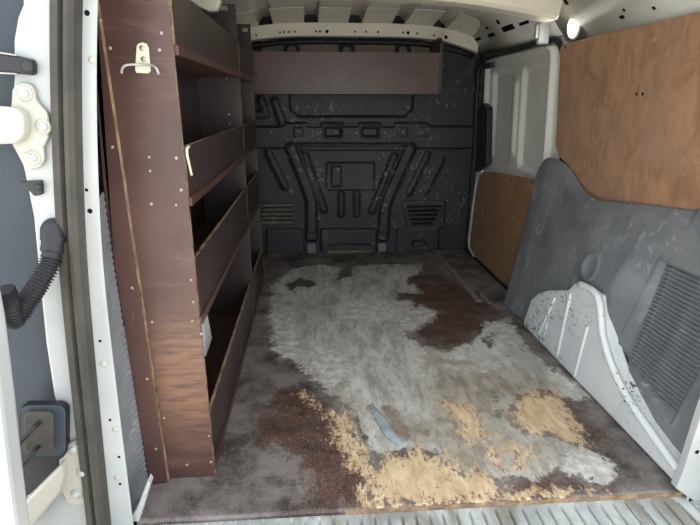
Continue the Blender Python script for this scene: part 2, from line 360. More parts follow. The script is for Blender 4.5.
# ---- bulkhead: pressed steel relief
def bh(u, v): p = onY(240 + u / 2.836, 70 + v / 2.836, YB); return (float(p[0]), float(p[2]))
def bulk(U, V):
    h = .0 * U
    L = lambda pts, r: sd_line(U, V, [bh(*p) for p in pts], r)
    P = lambda pts, r=0: sd_poly(U, V, [bh(*p) for p in pts], r)
    h -= .020 * step(P([(138, 0), (142, 110), (166, 132), (468, 132), (490, 112), (494, 0)]), .014)          # upper recess
    beam = P([(-60, 160), (120, 160), (130, 150), (528, 150), (540, 160), (700, 160), (700, 222), (492, 222), (480, 208), (150, 208), (132, 222), (-60, 222)])
    h += .014 * step(beam, .012)
    for a, b in ((240, 288), (345, 393)):
        e = P([(a + 4, 166), (b - 4, 166), (b - 4, 186), (a + 4, 186)], .008)
        h += .006 * step(np.abs(e) - .006, .006); h -= .03 * step(e + .004, .008)
    for a, b in ((192, 231), (295, 336), (400, 437)):
        h -= .012 * step(P([(a, 150), (b, 150), (b, 161), (a, 161)], .001), .006)
    for u in (166, 460, 515): h += .005 * step(P([(u - 12, 164), (u + 12, 164), (u + 12, 186), (u - 12, 186)], .003), .006)
    for pts, r, k in (([(146, 222), (190, 330), (203, 375), (203, 470)], .030, .020), ([(482, 222), (428, 340), (411, 385), (405, 470)], .030, .020),
                      ([(183, 240), (238, 395)], .018, .013), ([(438, 245), (374, 398)], .018, .013),
                      ([(82, 236), (128, 330)], .020, .012), ([(530, 240), (478, 350)], .016, .012), ([(572, 255), (526, 345)], .014, .010),
                      ([(287, 352), (287, 408)], .016, .011), ([(331, 352), (331, 408)], .016, .011), ([(60, 85), (75, 125), (20, 128)], .018, .012), ([(100, 90), (120, 150)], .02, .012)):
        h += k * step(L(pts, r), .026)
    e = P([(250, 268), (376, 268), (376, 336), (250, 336)], .010); h -= .010 * step(e, .012)
    h += .010 * step(P([(262, 275), (285, 275), (285, 328), (262, 328)], .004), .008)
    h += .006 * step(P([(170, 218), (470, 218), (462, 226), (176, 226)], .003), .006)
    h += .012 * step(P([(78, 452), (178, 452), (178, 530), (78, 530)], .006), .012)
    h += .016 * step(P([(232, 452), (384, 452), (384, 530), (232, 530)], .006), .012)
    h -= .012 * step(P([(250, 494), (368, 494), (368, 498), (250, 498)], .002), .006)
    h += .012 * step(P([(446, 452), (560, 452), (560, 530), (446, 530)], .006), .012)
    h -= .02 * step(P([(490, 486), (524, 486), (524, 499), (490, 499)], .002), .008)
    h += .008 * step(P([(460, 372), (578, 372), (574, 446), (478, 446)], .006), .012)
    return U, YB - h, V
wf = grid('wall_front', np.arange(-.53, 1.03, .005), np.arange(-.01, 1.2, .005), bulk, 'charcoal_steel', None, 0)
wf['kind'] = 'structure'; wf['label'] = 'dark charcoal pressed steel bulkhead with raised ribs'
box('backing', (-.56, YB + .045, -.05), (1.06, YB + .06, 1.36), 'charcoal_steel', wf)
for k in range(5):                         # louvres, left dusty and right dark
    p0 = bh(64, 381 + k * 12); p1 = bh(150 + (k % 2) * 3, 381 + k * 12)
    prism('vent_slat', [(p0[1] - .012, 0)] and [(YB - .004, p0[1] - .014), (YB - .028, p0[1] - .008), (YB - .026, p0[1] + .004), (YB - .004, p0[1] + .006)], 0, p0[0], p1[0], 'dusty_plastic', wf)
    p0 = bh(470 + k * 4, 386 + k * 12); p1 = bh(572 - k * 7, 386 + k * 12)
    prism('vent_slat', [(YB - .010, p0[1] - .004), (YB - .026, p0[1] - .012), (YB - .026, p0[1] - .006), (YB - .010, p0[1] + .006)], 0, p0[0], p1[0], 'black_plastic', wf)
for u0, u1 in ((192, 214), (390, 412)):    # rib feet
    a = bh(u0, 516); b = bh(u1, 488)
    box('rib_foot', (a[0], YB - .036, max(a[1], .002)), (b[0], YB - .01, b[1]), 'grey_lining', wf, .003)
    c = bh(u0 - 2, 478); d = bh(u1 + 2, 458)
    box('rib_clip', (c[0], YB - .034, c[1]), (d[0], YB - .01, d[1]), 'charcoal_steel', wf, .003)
a = bh(246, 517); b = bh(370, 509); box('step_ledge', (a[0], YB - .05, .001), (b[0], YB - .01, max(b[1], .02)), 'dusty_plastic', wf, .003)
for u, v in ((166, 173), (330, 178), (410, 177), (460, 175), (515, 177), (270, 176)):
    p = bh(u, v); screw((p[0], YB - .018, p[1]), wf, .007, .004, 'steel', name='bolt')
# beige header board behind the overhead shelf, with the loops on it
a = onY(262, 50, YB); b = onY(432, 40, YB)
hb = box('header_board', (float(a[0]), YB - .012, 1.06), (float(b[0]) + .06, YB - .004, 1.185), 'beige_board', wf)
for px in (292, 347, 403):
    p = onY(px, 51, YB - .03)
    x, z = float(p[0]), float(p[2])
    o = tube('strap_loop', smooth_path([(x - .032, YB - .035, z - .06), (x - .033, YB - .035, z + .008), (x - .020, YB - .035, z + .03), (x + .020, YB - .035, z + .03), (x + .033, YB - .035, z + .008), (x + .032, YB - .035, z - .06)], 5), .010, 'black_plastic', wf, 8)

# ---- roof: skin with swages, front bow, mid bow
def roofz(x): return 1.300 - .05 * ((x - XC) / .62) ** 4
CH = (-.215, .02, .25, .48, .70)
def roof_fn(U, V):
    z = roofz(np.clip(U, XC - .8, XC + .8))
    for c in CH: z = z + .020 * step(np.abs(U - c) - .034, .016)
    return U, V, z
ceiling = grid('ceiling', np.arange(-.56, 1.07, .008), np.linspace(.93, 3.12, 40), roof_fn, 'white_brightened', None, 0)
ceiling['kind'] = 'structure'; ceiling['label'] = 'pale grey painted steel roof skin with long swages'
def strip(name, xs, prof, mats, parent, zf=roofz):
    """profile of (y, dz) pairs swept across the van under the roof"""
    v = []; f = []; n = len(prof)
    for x in xs: v += [(x, y, zf(x) + dz) for y, dz in prof]
    for i in range(len(xs) - 1):
        for k in range(n): f.append((i * n + k, i * n + (k + 1) % n, (i + 1) * n + (k + 1) % n, (i + 1) * n + k))
    f += [tuple(range(n)), tuple((len(xs) - 1) * n + k for k in range(n))[::-1]]
    me = mesh(name, v, f, mats); fixn(me); return bevel(link(name, me, parent), .004, 2)
bx = list(np.linspace(-.46, .92, 24))
fb = strip('roof_bow', bx, [(3.00, -.034), (3.00, -.100), (3.04, -.104), (3.06, -.034)], 'cream_brightened', ceiling)
# flange in front of the bow, one piece between each pair of swages
edges = [-.46] + [e for c in CH for e in (c - .036, c + .036)] + [.88]
for i in range(0, len(edges), 2):
    xs = list(np.linspace(edges[i], edges[i + 1], 5))
    strip('bow_flange', xs, [(2.74, -.0015), (2.74, -.0045), (3.001, -.035), (3.03, -.033), (3.03, -.002)], 'cream_brightened', ceiling)
for px in (256, 280, 284, 289, 295, 316, 320, 327, 355, 366, 378, 403, 408, 417, 434, 446):
    p = onY(px, 33 + (px > 400) * 3 + (px > 430) * 1.5, 2.999); r = .009 if px in (327, 408, 446) else .0055
    o = link('bow_hole', dome_mesh(r, .001, 'hole_dark'), ceiling); o.location = (float(p[0]), 2.9995, float(roofz(p[0]) - .078))
tube('roof_gasket', [(x, 3.03, roofz(x) - .125) for x in np.linspace(-.44, .90, 24)], .014, 'black_plastic', ceiling, 8)
BOW = [onY(x, y, 1.945) for x, y in ((365, -2), (420, -.5), (450, 2), (474, 4.5), (490, 7.5), (508, 10.5), (536, 15.5), (549, 20))]
BOWX = [0] + [float(p[0]) - XC for p in BOW]; BOWZ = [float(BOW[0][2]) + .002] + [float(p[2]) for p in BOW]
mb = strip('roof_bow', list(np.linspace(mir(.87), .87, 24)), [(1.90, .08), (1.93, .012), (1.945, .0), (2.03, .002), (2.06, .012), (2.06, .08)], 'cream_brightened', ceiling, lambda x: float(np.interp(x - XC, BOWX, BOWZ)))
rh = strip('roof_header', list(np.linspace(-.46, .92, 24)), [(.925, 0), (.925, -.07), (1.04, -.07), (1.08, 0)], 'white_paint', ceiling)

# ---- right side body: quarter panel, cant rail, outer skin
PR = [(.905, -.02), (.955, .02), (.995, .20), (1.002, .62), (.972, 1.085), (.958, 1.110), (.935, 1.135), (.905, 1.180), (.86, 1.235), (.80, 1.268), (.74, 1.292)]
def sweep_y(name, prof, y0, y1, mats, parent=None, thick=.006, ny=2, ins=1):
    v = []; f = []; ys = np.linspace(y0, y1, ny); n = len(prof)
    for y in ys: v += [(x, y, z) for x, z in prof]
    for i in range(ny - 1):
        for k in range(n - 1): f.append((i * n + k, (i + 1) * n + k, (i + 1) * n + k + 1, i * n + k + 1))
    me = mesh(name, v, f, mats, True); o = link(name, me, parent)
    m = o.modifiers.new('thickness', 'SOLIDIFY'); m.thickness = thick; m.offset = -ins
    return o
wr = sweep_y('wall_right', PR, .94, 2.075, 'white_brightened', None, .006, 2, -1); wr['kind'] = 'structure'; wr['label'] = 'white painted steel quarter panel of the van side'
sweep_y('cant_rail', PR[5:], 2.075, 3.06, 'white_brightened', wr, .006, 2, -1)
box('outer_skin', (1.045, .93, -.06), (1.06, 3.115, 1.33), 'white_paint', wr)
wl = sweep_y('wall_left', [(mir(x), z) for x, z in PR], .99, 3.06, 'white_paint', None, .006, 2, 1); wl['kind'] = 'structure'; wl['label'] = 'white painted steel side behind the racking'
box('outer_skin', (mir(1.06), .99, -.06), (mir(1.045), 3.115, 1.33), 'white_paint', wl)
# dark slots along the cant rail
def rail_point(px, py):                    # where the pixel's ray meets the rail's slope
    best = None
    for i in range(5, len(PR) - 1):
        (x0, z0), (x1, z1) = PR[i], PR[i + 1]
        d = FW * FPX + RT * (px - 350) + UP * (262.5 - py); nx, nz = z1 - z0, -(x1 - x0)
        tt = (nx * (x0 - C0[0]) + nz * (z0 - C0[2])) / (nx * d[0] + nz * d[2]); p = C0 + d * tt
        if min(z0, z1) - .001 <= p[2] <= max(z0, z1) + .001: return p, math.atan2(z1 - z0, x1 - x0)
    return None, 0
def slot(px, py, ly, lz):
    p, a = rail_point(px, py)
    if p is None: return
    o = box('rail_slot', (-lz / 2, -ly / 2, -.0012), (lz / 2, ly / 2, .0012), 'hole_dark', wr)
    o.location = tuple(map(float, p)); o.rotation_euler = (0, -a, 0)
for px, py, ly, lz in ((466, 43, .09, .016), (478, 39, .09, .016), (491, 35, .09, .018), (508, 28, .14, .026), (524, 23, .10, .014), (487, 28, .025, .018), (498, 22, .03, .022), (557, 5, .022, .012), (566, 2, .02, .02), (554, 2, .012, .01)):
    slot(px, py, ly, lz)
for px, py, l1, l2 in ((622, 17, .022, .012), (624, 10, .01, .01), (654, 8, .012, .01)): slot(px, py, l1, l2)

# ---- sliding door seen from inside
def dq(px, py, x=.985): p = onX(px, py, x); return (float(p[1]), float(p[2]))
def door_fn(U, V):
    h = 0 * U
    A = [dq(494, 78), dq(514, 76), dq(518, 160), dq(500, 158)]; B = [dq(529, 75), dq(561, 68), dq(561, 160), dq(530, 162)]
    # pressed frame round both window blanks, then the blanks themselves
    fr = sd_poly(U, V, [(2.90, .56), (2.90, 1.03), (2.20, 1.03), (2.20, .56)], .05); h = h + .026 * step(np.abs(fr) - .012, .03)
    h = h - .022 * step(sd_poly(U, V, [(2.85, .60), (2.85, .985), (2.63, .985), (2.63, .60)], .028), .02)
    h = h - .022 * step(sd_poly(U, V, [(2.45, .60), (2.45, .985), (2.20, .985), (2.20, .60)], .028), .02)
    h = h + .014 * step(np.abs(U - 2.54) - .022, .02) * step(np.abs(V - .79) - .17, .05)
    h = h + .012 * step(np.abs(V - 1.075) - .006, .012)
    h = h + .030 * step(V - .50, .04)                        # lower half stands proud: the ledge
    lean = .018 * np.clip((V - .55) / .5, -1, 1)
    return .990 - h - lean, U, V
door = grid('door_1', np.arange(2.05, 3.051, .008), np.arange(-.06, 1.121, .008), door_fn, 'white_brightened', None, 0)
door['kind'] = 'structure'; door['label'] = 'white sliding side door with two pressed window blanks'
# rubber seal of the door opening
sp = smooth_path([(.945, 3.035, .0), (.955, 3.035, .5), (.940, 3.03, .95), (.938, 2.99, 1.065), (.940, 2.85, 1.092), (.946, 2.5, 1.10), (.950, 2.20, 1.103), (.955, 2.11, 1.09), (.970, 2.075, 1.02), (.99, 2.075, .8), (1.0, 2.07, .6)], 6)
tube('door_seal', sp, .011, 'black_plastic', door, 8)
# black pillar trim between bulkhead and door
pt = [(.935, .0), (.985, .0), (.985, 1.08), (.925, 1.08), (.94, .6)]
prism('pillar_trim', pt, 1, 3.03, 3.055, 'charcoal_steel', door) 
v_ = [onX(476, 172, .95), onX(480, 110, .95), onX(484, 103, .95), onX(489, 108, .95), onX(488, 164, .95)]
prism('pillar_cover', [(float(p[1]), float(p[2])) for p in v_], 0, .94, .972, 'black_plastic', door, .006)
box('guide_bracket', (.925, 2.80, 1.035), (.950, 2.98, 1.062), 'black_plastic', door, .004)
box('door_step', (.86, 2.13, -.03), (1.0, 3.05, -.006), 'charcoal_steel', door)
# edging strips of the step
def rail(px0, py0, px1, py1, w, z=.004):
    a = onF(px0, py0, z); b = onF(px1, py1, z); d = Vector((b[0] - a[0], b[1] - a[1], 0)).normalized(); n = Vector((-d.y, d.x, 0)) * w / 2
    A = Vector((a[0], a[1], 0)); B = Vector((b[0], b[1], 0))
    return [(p.x, p.y) for p in (A - n, B - n, B + n, A + n)]
r1 = prism('edge_strip', rail(437, 254, 479, 301, .026), 2, .0005, .006, 'strip_metal', None, .001)
tag(r1, 'long flat grey metal edging strip on the floor by the sliding door', 'edging strip', 'step edging strips')
r2 = prism('edge_strip', rail(481, 293, 490, 303, .016), 2, .0005, .006, 'strip_metal', None, .001)
tag(r2, 'short narrow grey edging strip beside the longer one at the door step', 'edging strip', 'step edging strips')

# ---- left and right rear pillars, seal round the rear opening
SEAL = [(.0, -.460), (.02, -.459), (.333, -.443), (.597, -.426), (.823, -.402), (1.02, -.373), (1.16, -.345), (1.235, -.30), (1.262, -.22)]     # (z, x) of the seal's middle on the left
left = [Vector((x, 0, z)) for z, x in SEAL]
lpath = smooth_path(left, 6)
full = lpath + [Vector((mir(p.x), 0, p.z)) for p in reversed(lpath)]
def ring(name, prof, mats, parent=None, smooth=True):
    """profile (across the opening's edge, y) swept round the rear opening"""
    v = []; f = []; n = len(prof)
    for i, p in enumerate(full):
        tn = (full[min(i + 1, len(full) - 1)] - full[max(i - 1, 0)]).normalized(); nn = Vector((tn.z, 0, -tn.x))   # points into the opening
        v += [(p.x + nn.x * a, y, p.z + nn.z * a) for a, y in prof]
    for i in range(len(full) - 1):
        for k in range(n): f.append((i * n + k, i * n + (k + 1) % n, (i + 1) * n + (k + 1) % n, (i + 1) * n + k))
    f += [tuple(range(n)), tuple((len(full) - 1) * n + k for k in range(n))[::-1]]
    me = mesh(name, v, f, mats, False); fixn(me); o = link(name, me, parent); return bevel(o, .003, 2, 25)
seal = ring('trim_2', [(-.022, .955), (-.022, .925), (-.016, .912), (-.004, .910), (.002, .920), (.006, .906), (.014, .902), (.021, .910), (.022, .955)], 'rubber')
tag(seal, 'thick dark grey rubber seal round the rear door opening', None, None, 'structure')
# white inner flange, wider towards the floor
fl_in = [(.0, -.396), (.016, -.394), (.331, -.388), (.596, -.379), (.823, -.358), (1.02, -.330), (1.14, -.305), (1.20, -.27), (1.228, -.21)]
def flange(sgn, name):
    o_, i_ = smooth_path([Vector((x, 0, z)) for z, x in SEAL], 6), smooth_path([Vector((x, 0, z)) for z, x in fl_in], 6)
    mx = (lambda x: x) if sgn < 0 else mir
    v = []; f = []
    for a, b in zip(o_, i_):
        v += [(mx(a.x + .018), .940, a.z), (mx(b.x - .003), .940, b.z), (mx(b.x), .944, b.z), (mx(b.x - .045), .985, b.z), (mx(a.x), .985, a.z)]
    for i in range(len(o_) - 1):
        for k in range(5): f.append((i * 5 + k, i * 5 + (k + 1) % 5, (i + 1) * 5 + (k + 1) % 5, (i + 1) * 5 + k))
    f += [tuple(range(5)), tuple((len(o_) - 1) * 5 + k for k in range(5))[::-1]]
    me = mesh(name, v, f, 'white_paint'); fixn(me); return link(name, me)
fl = flange(-1, 'trim_3'); tag(fl, 'white painted inner flange of the rear pillar beside the racking', None, None, 'structure')
fr_ = flange(1, 'trim_4'); tag(fr_, 'white painted inner flange of the rear pillar beside the grey lining', None, None, 'structure')
for px, py, r in ((87, 13, .0045), (81, 191, .003), (86.5, 190, .003), (90, 211, .0045), (100, 341, .003), (110, 420, .003), (119, 457, .003), (120, 484, .003)):
    p = onY(px, py, .9398); screw(p, fl, r, .0006, 'hole_dark', name='hole')
for px, py in ((92, 60), (103, 364), (115, 430), (117, 478)):
    screw(onY(px, py, .9398), fl, .006, .0015, 'cream_paint', name='plug')
screw(onY(697, 452, .9398), fr_, .006, .0006, 'hole_dark', name='hole')
prism('corner_gusset', [(float(onY(x, y, .97)[0]), float(onY(x, y, .97)[2])) for x, y in ((149, 477), (152, 481), (140, 520), (128, 530), (128, 518), (138, 505))], 1, .957, .985, 'white_paint', fl, .003)
prism('corner_gusset', ypoly([(704, 400), (681, 472), (674.5, 487), (704, 508)], .945), 1, .9395, .96, 'white_paint', fr_, .002)
# jambs: white faces outside the seal
jam = ypoly([(60, -60), (27, -60), (27, 6), (22, 18), (18, 40), (18, 80), (14, 120), (28, 170), (37, 215), (42, 270), (49, 340), (57, 392), (62, 408), (56, 440), (30, 490), (25, 600), (110, 600), (96, 525), (82, 400), (70, 270), (63, 130)], .945)
jamb = prism('trim_5', jam, 1, .930, .950, 'white_paint', None, .006); tag(jamb, 'white painted rear pillar face carrying the door hinges', None, None, 'structure')
rj = prism('trim_6', [(.905, -.12), (1.12, -.12), (1.12, 1.36), (.82, 1.36), (.86, .9), (.895, .4)], 1, .930, .950, 'white_paint', None, .006); tag(rj, 'white painted rear pillar face on the grey lining side', None, None, 'structure')
hd = prism('trim_7', [(-.50, 1.27), (.956, 1.27), (1.0, 1.40), (-.54, 1.40)], 1, .928, .95, 'white_paint'); tag(hd, 'white painted header above the rear door opening', None, None, 'structure')
lampback = prism('trim_8', [(-.92, -.3), (-.455, -.3), (-.445, .5), (-.39, 1.3), (-.92, 1.3)], 1, .965, .985, 'navy_plastic'); tag(lampback, 'dark blue-grey plastic cover behind the white pillar face', None, None, 'structure')
ground = box('ground', (-7, -9, -.66), (7, 4.5, -.62), 'pale_bounce'); tag(ground, 'pale unseen bounce ground outside behind the van', None, None, 'structure')  # out of view; its pale colour throws light up to the roof
bumper = box('bumper', (-.75, .62, -.22), (1.2, .79, -.035), 'black_plastic', None, .02); tag(bumper, 'black plastic rear bumper below the sill', None, None, 'structure')
under = box('underbody', (-.56, .72, -.10), (1.06, 3.1, -.045), 'charcoal_steel'); tag(under, 'dark underside of the load floor', None, None, 'structure')

# ---- open rear door (its white edge) 
de = ypoly([(-60, 262), (-1, 262), (8, 312), (14, 360), (18, 393), (25, 460), (33, 525), (40, 590), (-60, 590)], .75)
de2 = [(p[0], p[1]) for p in de]
door2 = prism('door_2', de2, 1, .70, .75, 'white_paint', None, .012, False, 3); tag(door2, 'white open rear door seen by its edge', None, None, 'structure')

# ================================================================== THINGS
# ---- racking
SHX, SHN, SHD, SHF, SHB = -.25, 1.09, 2.075, 2.575, -.435     # front face x, near end, divider, far end, back
T = .012
rack = thing('shelving_unit', (-.34, 1.8, 0), 'tall dark brown film-faced plywood racking with lipped shelves along the side', 'shelving unit')
def lean(z): return -.361 - .016 * z / 1.05
pl = prism('end_panel', [(-.247, .003), (-.257, 1.235), (-.392, 1.235), (-.375, .003)], 1, SHN, SHN + T, ['film_streaked', 'ply_edge'], rack, 0, True)
LBL = ypoly([(94, -30), (93, 0), (97, 100), (103, 180), (114, 262), (124, 325), (135, 393), (147, 468), (150, 487)], SHN - .017)
prism('end_panel', [(-.3545, .003), (-.382, 1.235)] + [(x, max(z, .003)) for x, z in LBL], 1, SHN - .017, SHN - .001, ['film_brown', 'ply_edge'], rack, 0, True)
for y0 in (SHD, SHF):
    prism('divider' if y0 == SHD else 'end_panel', [(SHX, .003), (SHX - .004, 1.20), (-.40, 1.20), (-.43, .003)], 1, y0, y0 + T, ['film_dark', 'ply_edge'], rack, 0, True)
LV = [(.955, 1.080), (.662, .783), (.395, .545), (.0, .160)]
for (ya, yb) in ((SHN + T + .001, SHD - .001), (SHD + T + .001, SHF - .001)):
    for k, (z0, z1) in enumerate(LV):
        z0 = max(z0, .004); back = (-.43 if z0 < .7 else -.405)
        # shelf board, its edge showing under the lip
        box('shelf', (back, ya, z0), (SHX + .003, yb, z0 + .018), ['film_brown', 'film_brown'], rack, 0, 2)
        box('lip', (SHX - .010, ya, z0 + .0185), (SHX - .002, yb, z1), ['film_dark', 'ply_edge'], rack, 0, 0)
    for k, (z0, z1) in enumerate(((.003, .394), (.397, .66), (.683, .953), (.975, 1.18))):
        bxk = -.43 if z0 < .6 else -.405
        y0 = ya + (.42 if (k == 0 and ya < 1.5) else 0)
        box('back_panel', (bxk - .006, y0, z0), (bxk - .0005, yb, z1), 'film_dark', rack)
SCR = [(161, 33), (159, 50), (150, 171), (151, 204), (176, 158), (181, 190), (176, 205), (149, 157), (191, 280), (193, 302), (192, 321), (201, 334), (152, 322), (209, 436), (211, 462), (187, 465), (164, 418)]
for x, y in SCR: screw(onY(x, y, SHN), rack, .0038 if (x + y) % 3 else .003, .0015)
for x, y in ((110, 48), (112, 147), (132, 288), (147, 379), (156, 449), (100, 20)): screw(onY(x, y, SHN - .0172), rack, .0035, .0015)
for x, y in ((239, 115), (238.5, 125), (252, 68), (252, 82)): 
    p = onX(x, y, SHX); screw((SHX - .05, SHD - .0005, p[2]), rack, .004, .0015)
# angle brackets on top of the dividers
for yy, px, py in ((SHD, 224, 8), (SHF, 245, 30)):
    p = onY(px, py, yy); o = prism('angle_bracket', [(float(p[0]) - .012, float(p[2]) - .008), (float(p[0]) + .012, float(p[2]) - .008), (float(p[0]) + .012, float(p[2]) + .008), (float(p[0]) - .012, float(p[2]) + .008)], 1, yy - .003, yy - .0005, 'screw_metal', rack)
# cream bracket at the end of the roof bow, over the top shelf
prism('bow_bracket', ypoly([(178, -30), (184, -3), (192, 2), (200, 8), (209, 12), (217, 11.5), (220, 5), (226, -30)], 1.94), 1, 1.925, 1.965, 'cream_brightened', ceiling, .006, False, 3)

# hook on the end panel
hk = thing('coat_hook', tuple(map(float, onY(143, 58, SHN - .001))), 'off-white metal coat hook with a curved wire bar screwed to the racking end panel', 'hook')
yh = SHN - .0003
prism('plate', ypoly([(137, 46), (139, 43.5), (143, 42.5), (147, 44), (149, 48), (151, 71), (149, 73.5), (137, 73), (135.5, 70)], yh), 1, yh - .004, yh - .0003, 'cord_white', hk, .001)
tube('wire_bar', smooth_path([onY(121.5, 73, yh - .022), onY(122.5, 68, yh - .026), (onY(127, 65, yh - .024)), onY(140, 64.5, yh - .008), onY(150, 65, yh - .012), onY(156, 68, yh - .026), onY(158.5, 74, yh - .022)], 6), .0022, 'white_paint', hk, 8)
for x, y in ((142, 48), (143.5, 59)): screw(onY(x, y, yh - .0042), hk, .005, .002, 'steel')
# cord on the lip
cp = [onX(189, 146.5, SHX + .0025), onX(187, 149, SHX + .0035), onX(187.3, 156, SHX + .0025), onX(189.5, 166, SHX + .0025), onX(191.5, 175, SHX + .0025)]
tag(tube('cord', smooth_path(cp, 5), .0028, 'cord_white', None, 7), 'short off-white cord hanging over a shelf lip of the racking', 'cord')

# ---- overhead shelf in front of the bulkhead
BY0 = 2.79
a = onY(250, 51, BY0); b = onY(441, 95, BY0); ztop = float(onY(350, 52, BY0)[2]); zbot = float(onY(350, 91, BY0)[2]); x0, x1 = float(a[0]) - .03, float(b[0])
oh = thing('overhead_shelf', ((x0 + x1) / 2, 2.9, zbot), 'long brown plywood overhead shelf box fixed across the bulkhead', 'overhead shelf')
box('front_board', (x0, BY0, zbot), (x1 - .016, BY0 + .015, ztop), ['film_brown', 'ply_edge'], oh, 0, 1)
prism('end_board', [(BY0, zbot - .012), (BY0, ztop + .045), (BY0 + .05, ztop + .075), (3.03, ztop + .07), (3.03, zbot - .012)], 0, x1 - .015, x1, ['film_dark', 'film_dark'], oh, 0, True)
box('bottom_board', (x0, BY0 + .002, zbot - .014), (x1 - .016, 3.03, zbot - .001), ['film_dark', 'film_brown'], oh, 0, 2)
box('end_board', (x0 - .016, BY0, zbot - .012), (x0 - .001, 3.03, ztop + .03), ['film_dark', 'ply_edge'], oh, 0, 0)
for px, py in ((352, 66), (316, 74), (392, 80), (437, 92)): screw(onY(px, py, BY0), oh, .004, .0012, 'ply_edge')

# ---- plywood linings
def on_wall(y, z, off): 
    zs = [p[1] for p in PR]; xs = [p[0] for p in PR]; return float(np.interp(z, zs, xs)) - off
def panel(name, outline, off0, off1, mats, label, cat, rings=1):
    n = len(outline); v = [(on_wall(y, z, off1), y, z) for y, z in outline] + [(on_wall(y, z, off0), y, z) for y, z in outline]
    f = [tuple(range(n)), tuple(range(2 * n - 1, n - 1, -1))] + [(i, (i + 1) % n, n + (i + 1) % n, n + i) for i in range(n)]
    me = mesh(name, v, f, mats, False, [0, 0] + [1] * n); fixn(me); o = link(name, me); bevel(o, .002, 1); return tag(o, label, cat)
up_ = [(2.07, 1.06), (2.06, 1.073), (2.0, 1.075), (1.22, 1.08), (1.20, 1.06), (1.205, .585), (1.22, .572), (1.50, .545), (1.70, .530), (1.80, .545), (1.88, .585), (1.96, .640), (2.03, .66), (2.068, .70)]
up = panel('plywood_lining', up_, .012, .024, ['raw_plywood', 'ply_edge'], 'large bare plywood lining sheet on the upper van side above the grey lining', 'plywood panel')
for px, py in ((567, 47), (635, 94), (641, 94)):
    y_, z_ = float(onX(px, py, .955)[1]), float(onX(px, py, .955)[2]); screw((on_wall(y_, z_, .0245), y_, z_), up, .005, .001, 'hole_dark', (0, 0, math.radians(-90)))
lo = [dq(466, 262, .945), dq(470, 240, .945), dq(475, 200, .945), dq(479, 177, .945), dq(484, 172, .945), dq(492, 172, .945), dq(532, 179, .945), dq(532, 330, .945), dq(480, 283, .945), dq(470, 274, .945)]
lo = [(y, max(z, .004)) for y, z in lo]
low = prism('plywood_lining', [(min(max(y, 2.10), 3.0), z) for y, z in lo[:7]] + [(2.10, .004), (2.93, .004), (2.985, .03)], 0, .947, .956, ['raw_plywood_upright', 'ply_edge'], None, 0, True)
tag(low, 'smaller brown plywood lining board on the sliding door below the window blanks', 'plywood panel')
for px, py in ((493, 175), (511, 179), (475, 186), (468, 239)):
    y_, z_ = dq(px, py, .946); screw((.9468, y_, z_), low, .006, .002, 'hole_dark', (0, 0, math.radians(-90)))
# white edging round the lower board
tube('board_edging', smooth_path([(.945, 2.90, .0), (.943, 2.99, .03), (.943, 3.005, .10)] + [(.943, lo[i][0] + .012, lo[i][1] + .004) for i in (1, 2, 3, 4)], 5), .008, 'white_paint', low, 8)

AR = [(523, 331), (523, 322), (531, 299), (538, 293), (546, 290.5), (567, 290), (575, 282), (597, 295), (600, 318), (605, 345), (613, 370), (624, 392), (642, 422), (660, 445), (681, 470), (680, 480), (672, 487)]
ap = [dq(x, y, .845) for x, y in AR]; ap = [(y, max(z, .002)) for y, z in ap]
# ---- grey moulded lining, right and left
TOPY = [.95, 1.10, 1.20, 1.24, 1.35, 1.50, 1.66, 1.76, 1.84, 1.92, 2.00, 2.06, 2.11, 2.14, 2.155, 2.16]
TOPZ = [.70, .68, .66, .605, .592, .575, .553, .560, .588, .630, .652, .655, .645, .615, .56, .50]
YE = 2.16
DIM = dq(589, 267, .878)
def lin_x(y, z, ztop):
    tt = np.clip(z / .60, 0, 1)
    x = .868 + .088 * (1 - (1 - tt) ** 1.6)
    bulge = np.exp(-((y - 1.80) / .28) ** 2) * np.clip(z / .35, 0, 1) * np.clip((.62 - z) / .2, 0, 1)
    x = x - .028 * bulge
    edge = np.clip(1 - (ztop - z) / .055, 0, 1); x = x + .018 * edge ** 2.2
    front = np.clip(1 - (YE - y) / .03, 0, 1); x = x + .006 * front ** 2 - .016 * np.clip((y - 1.95) / .1, 0, 1)
    dA = np.maximum(sd_poly(y, z, ap), 0); wA = np.exp(-(dA / .13) ** 2) * np.clip((y - 1.30) / .09, 0, 1); x = np.where(x > .874, x * (1 - wA) + .874 * wA, x)
    # round dimple above the wheel arch
    dd = np.hypot(y - DIM[0], z - DIM[1]); x = x + .010 * step(dd - .030, .03) - .006 * step(np.abs(dd - .040) - .006, .014)
    # grille frame: raised rim and sunken field
    q = [(1.292, .452), (1.330, .160), (1.085, .105), (1.045, .455)]
    g = sd_poly(y, z, q, .012); x = x - .005 * step(np.abs(g) - .004, .007) + .012 * step(g + .006, .008)
    # scoop above the grille (finger recess)
    x = x - .010 * np.exp(-((y - 1.66) / .10) ** 2 - ((z - .50) / .05) ** 2)
    return x
ABY = [.955, .98, 1.10, 1.23, 1.34, 1.40, 1.54, 1.58, 1.74, 1.83, 1.885, 1.90]
ABZ = [.010, .014, .035, .09, .175, .275, .275, .235, .175, .11, .02, .004]
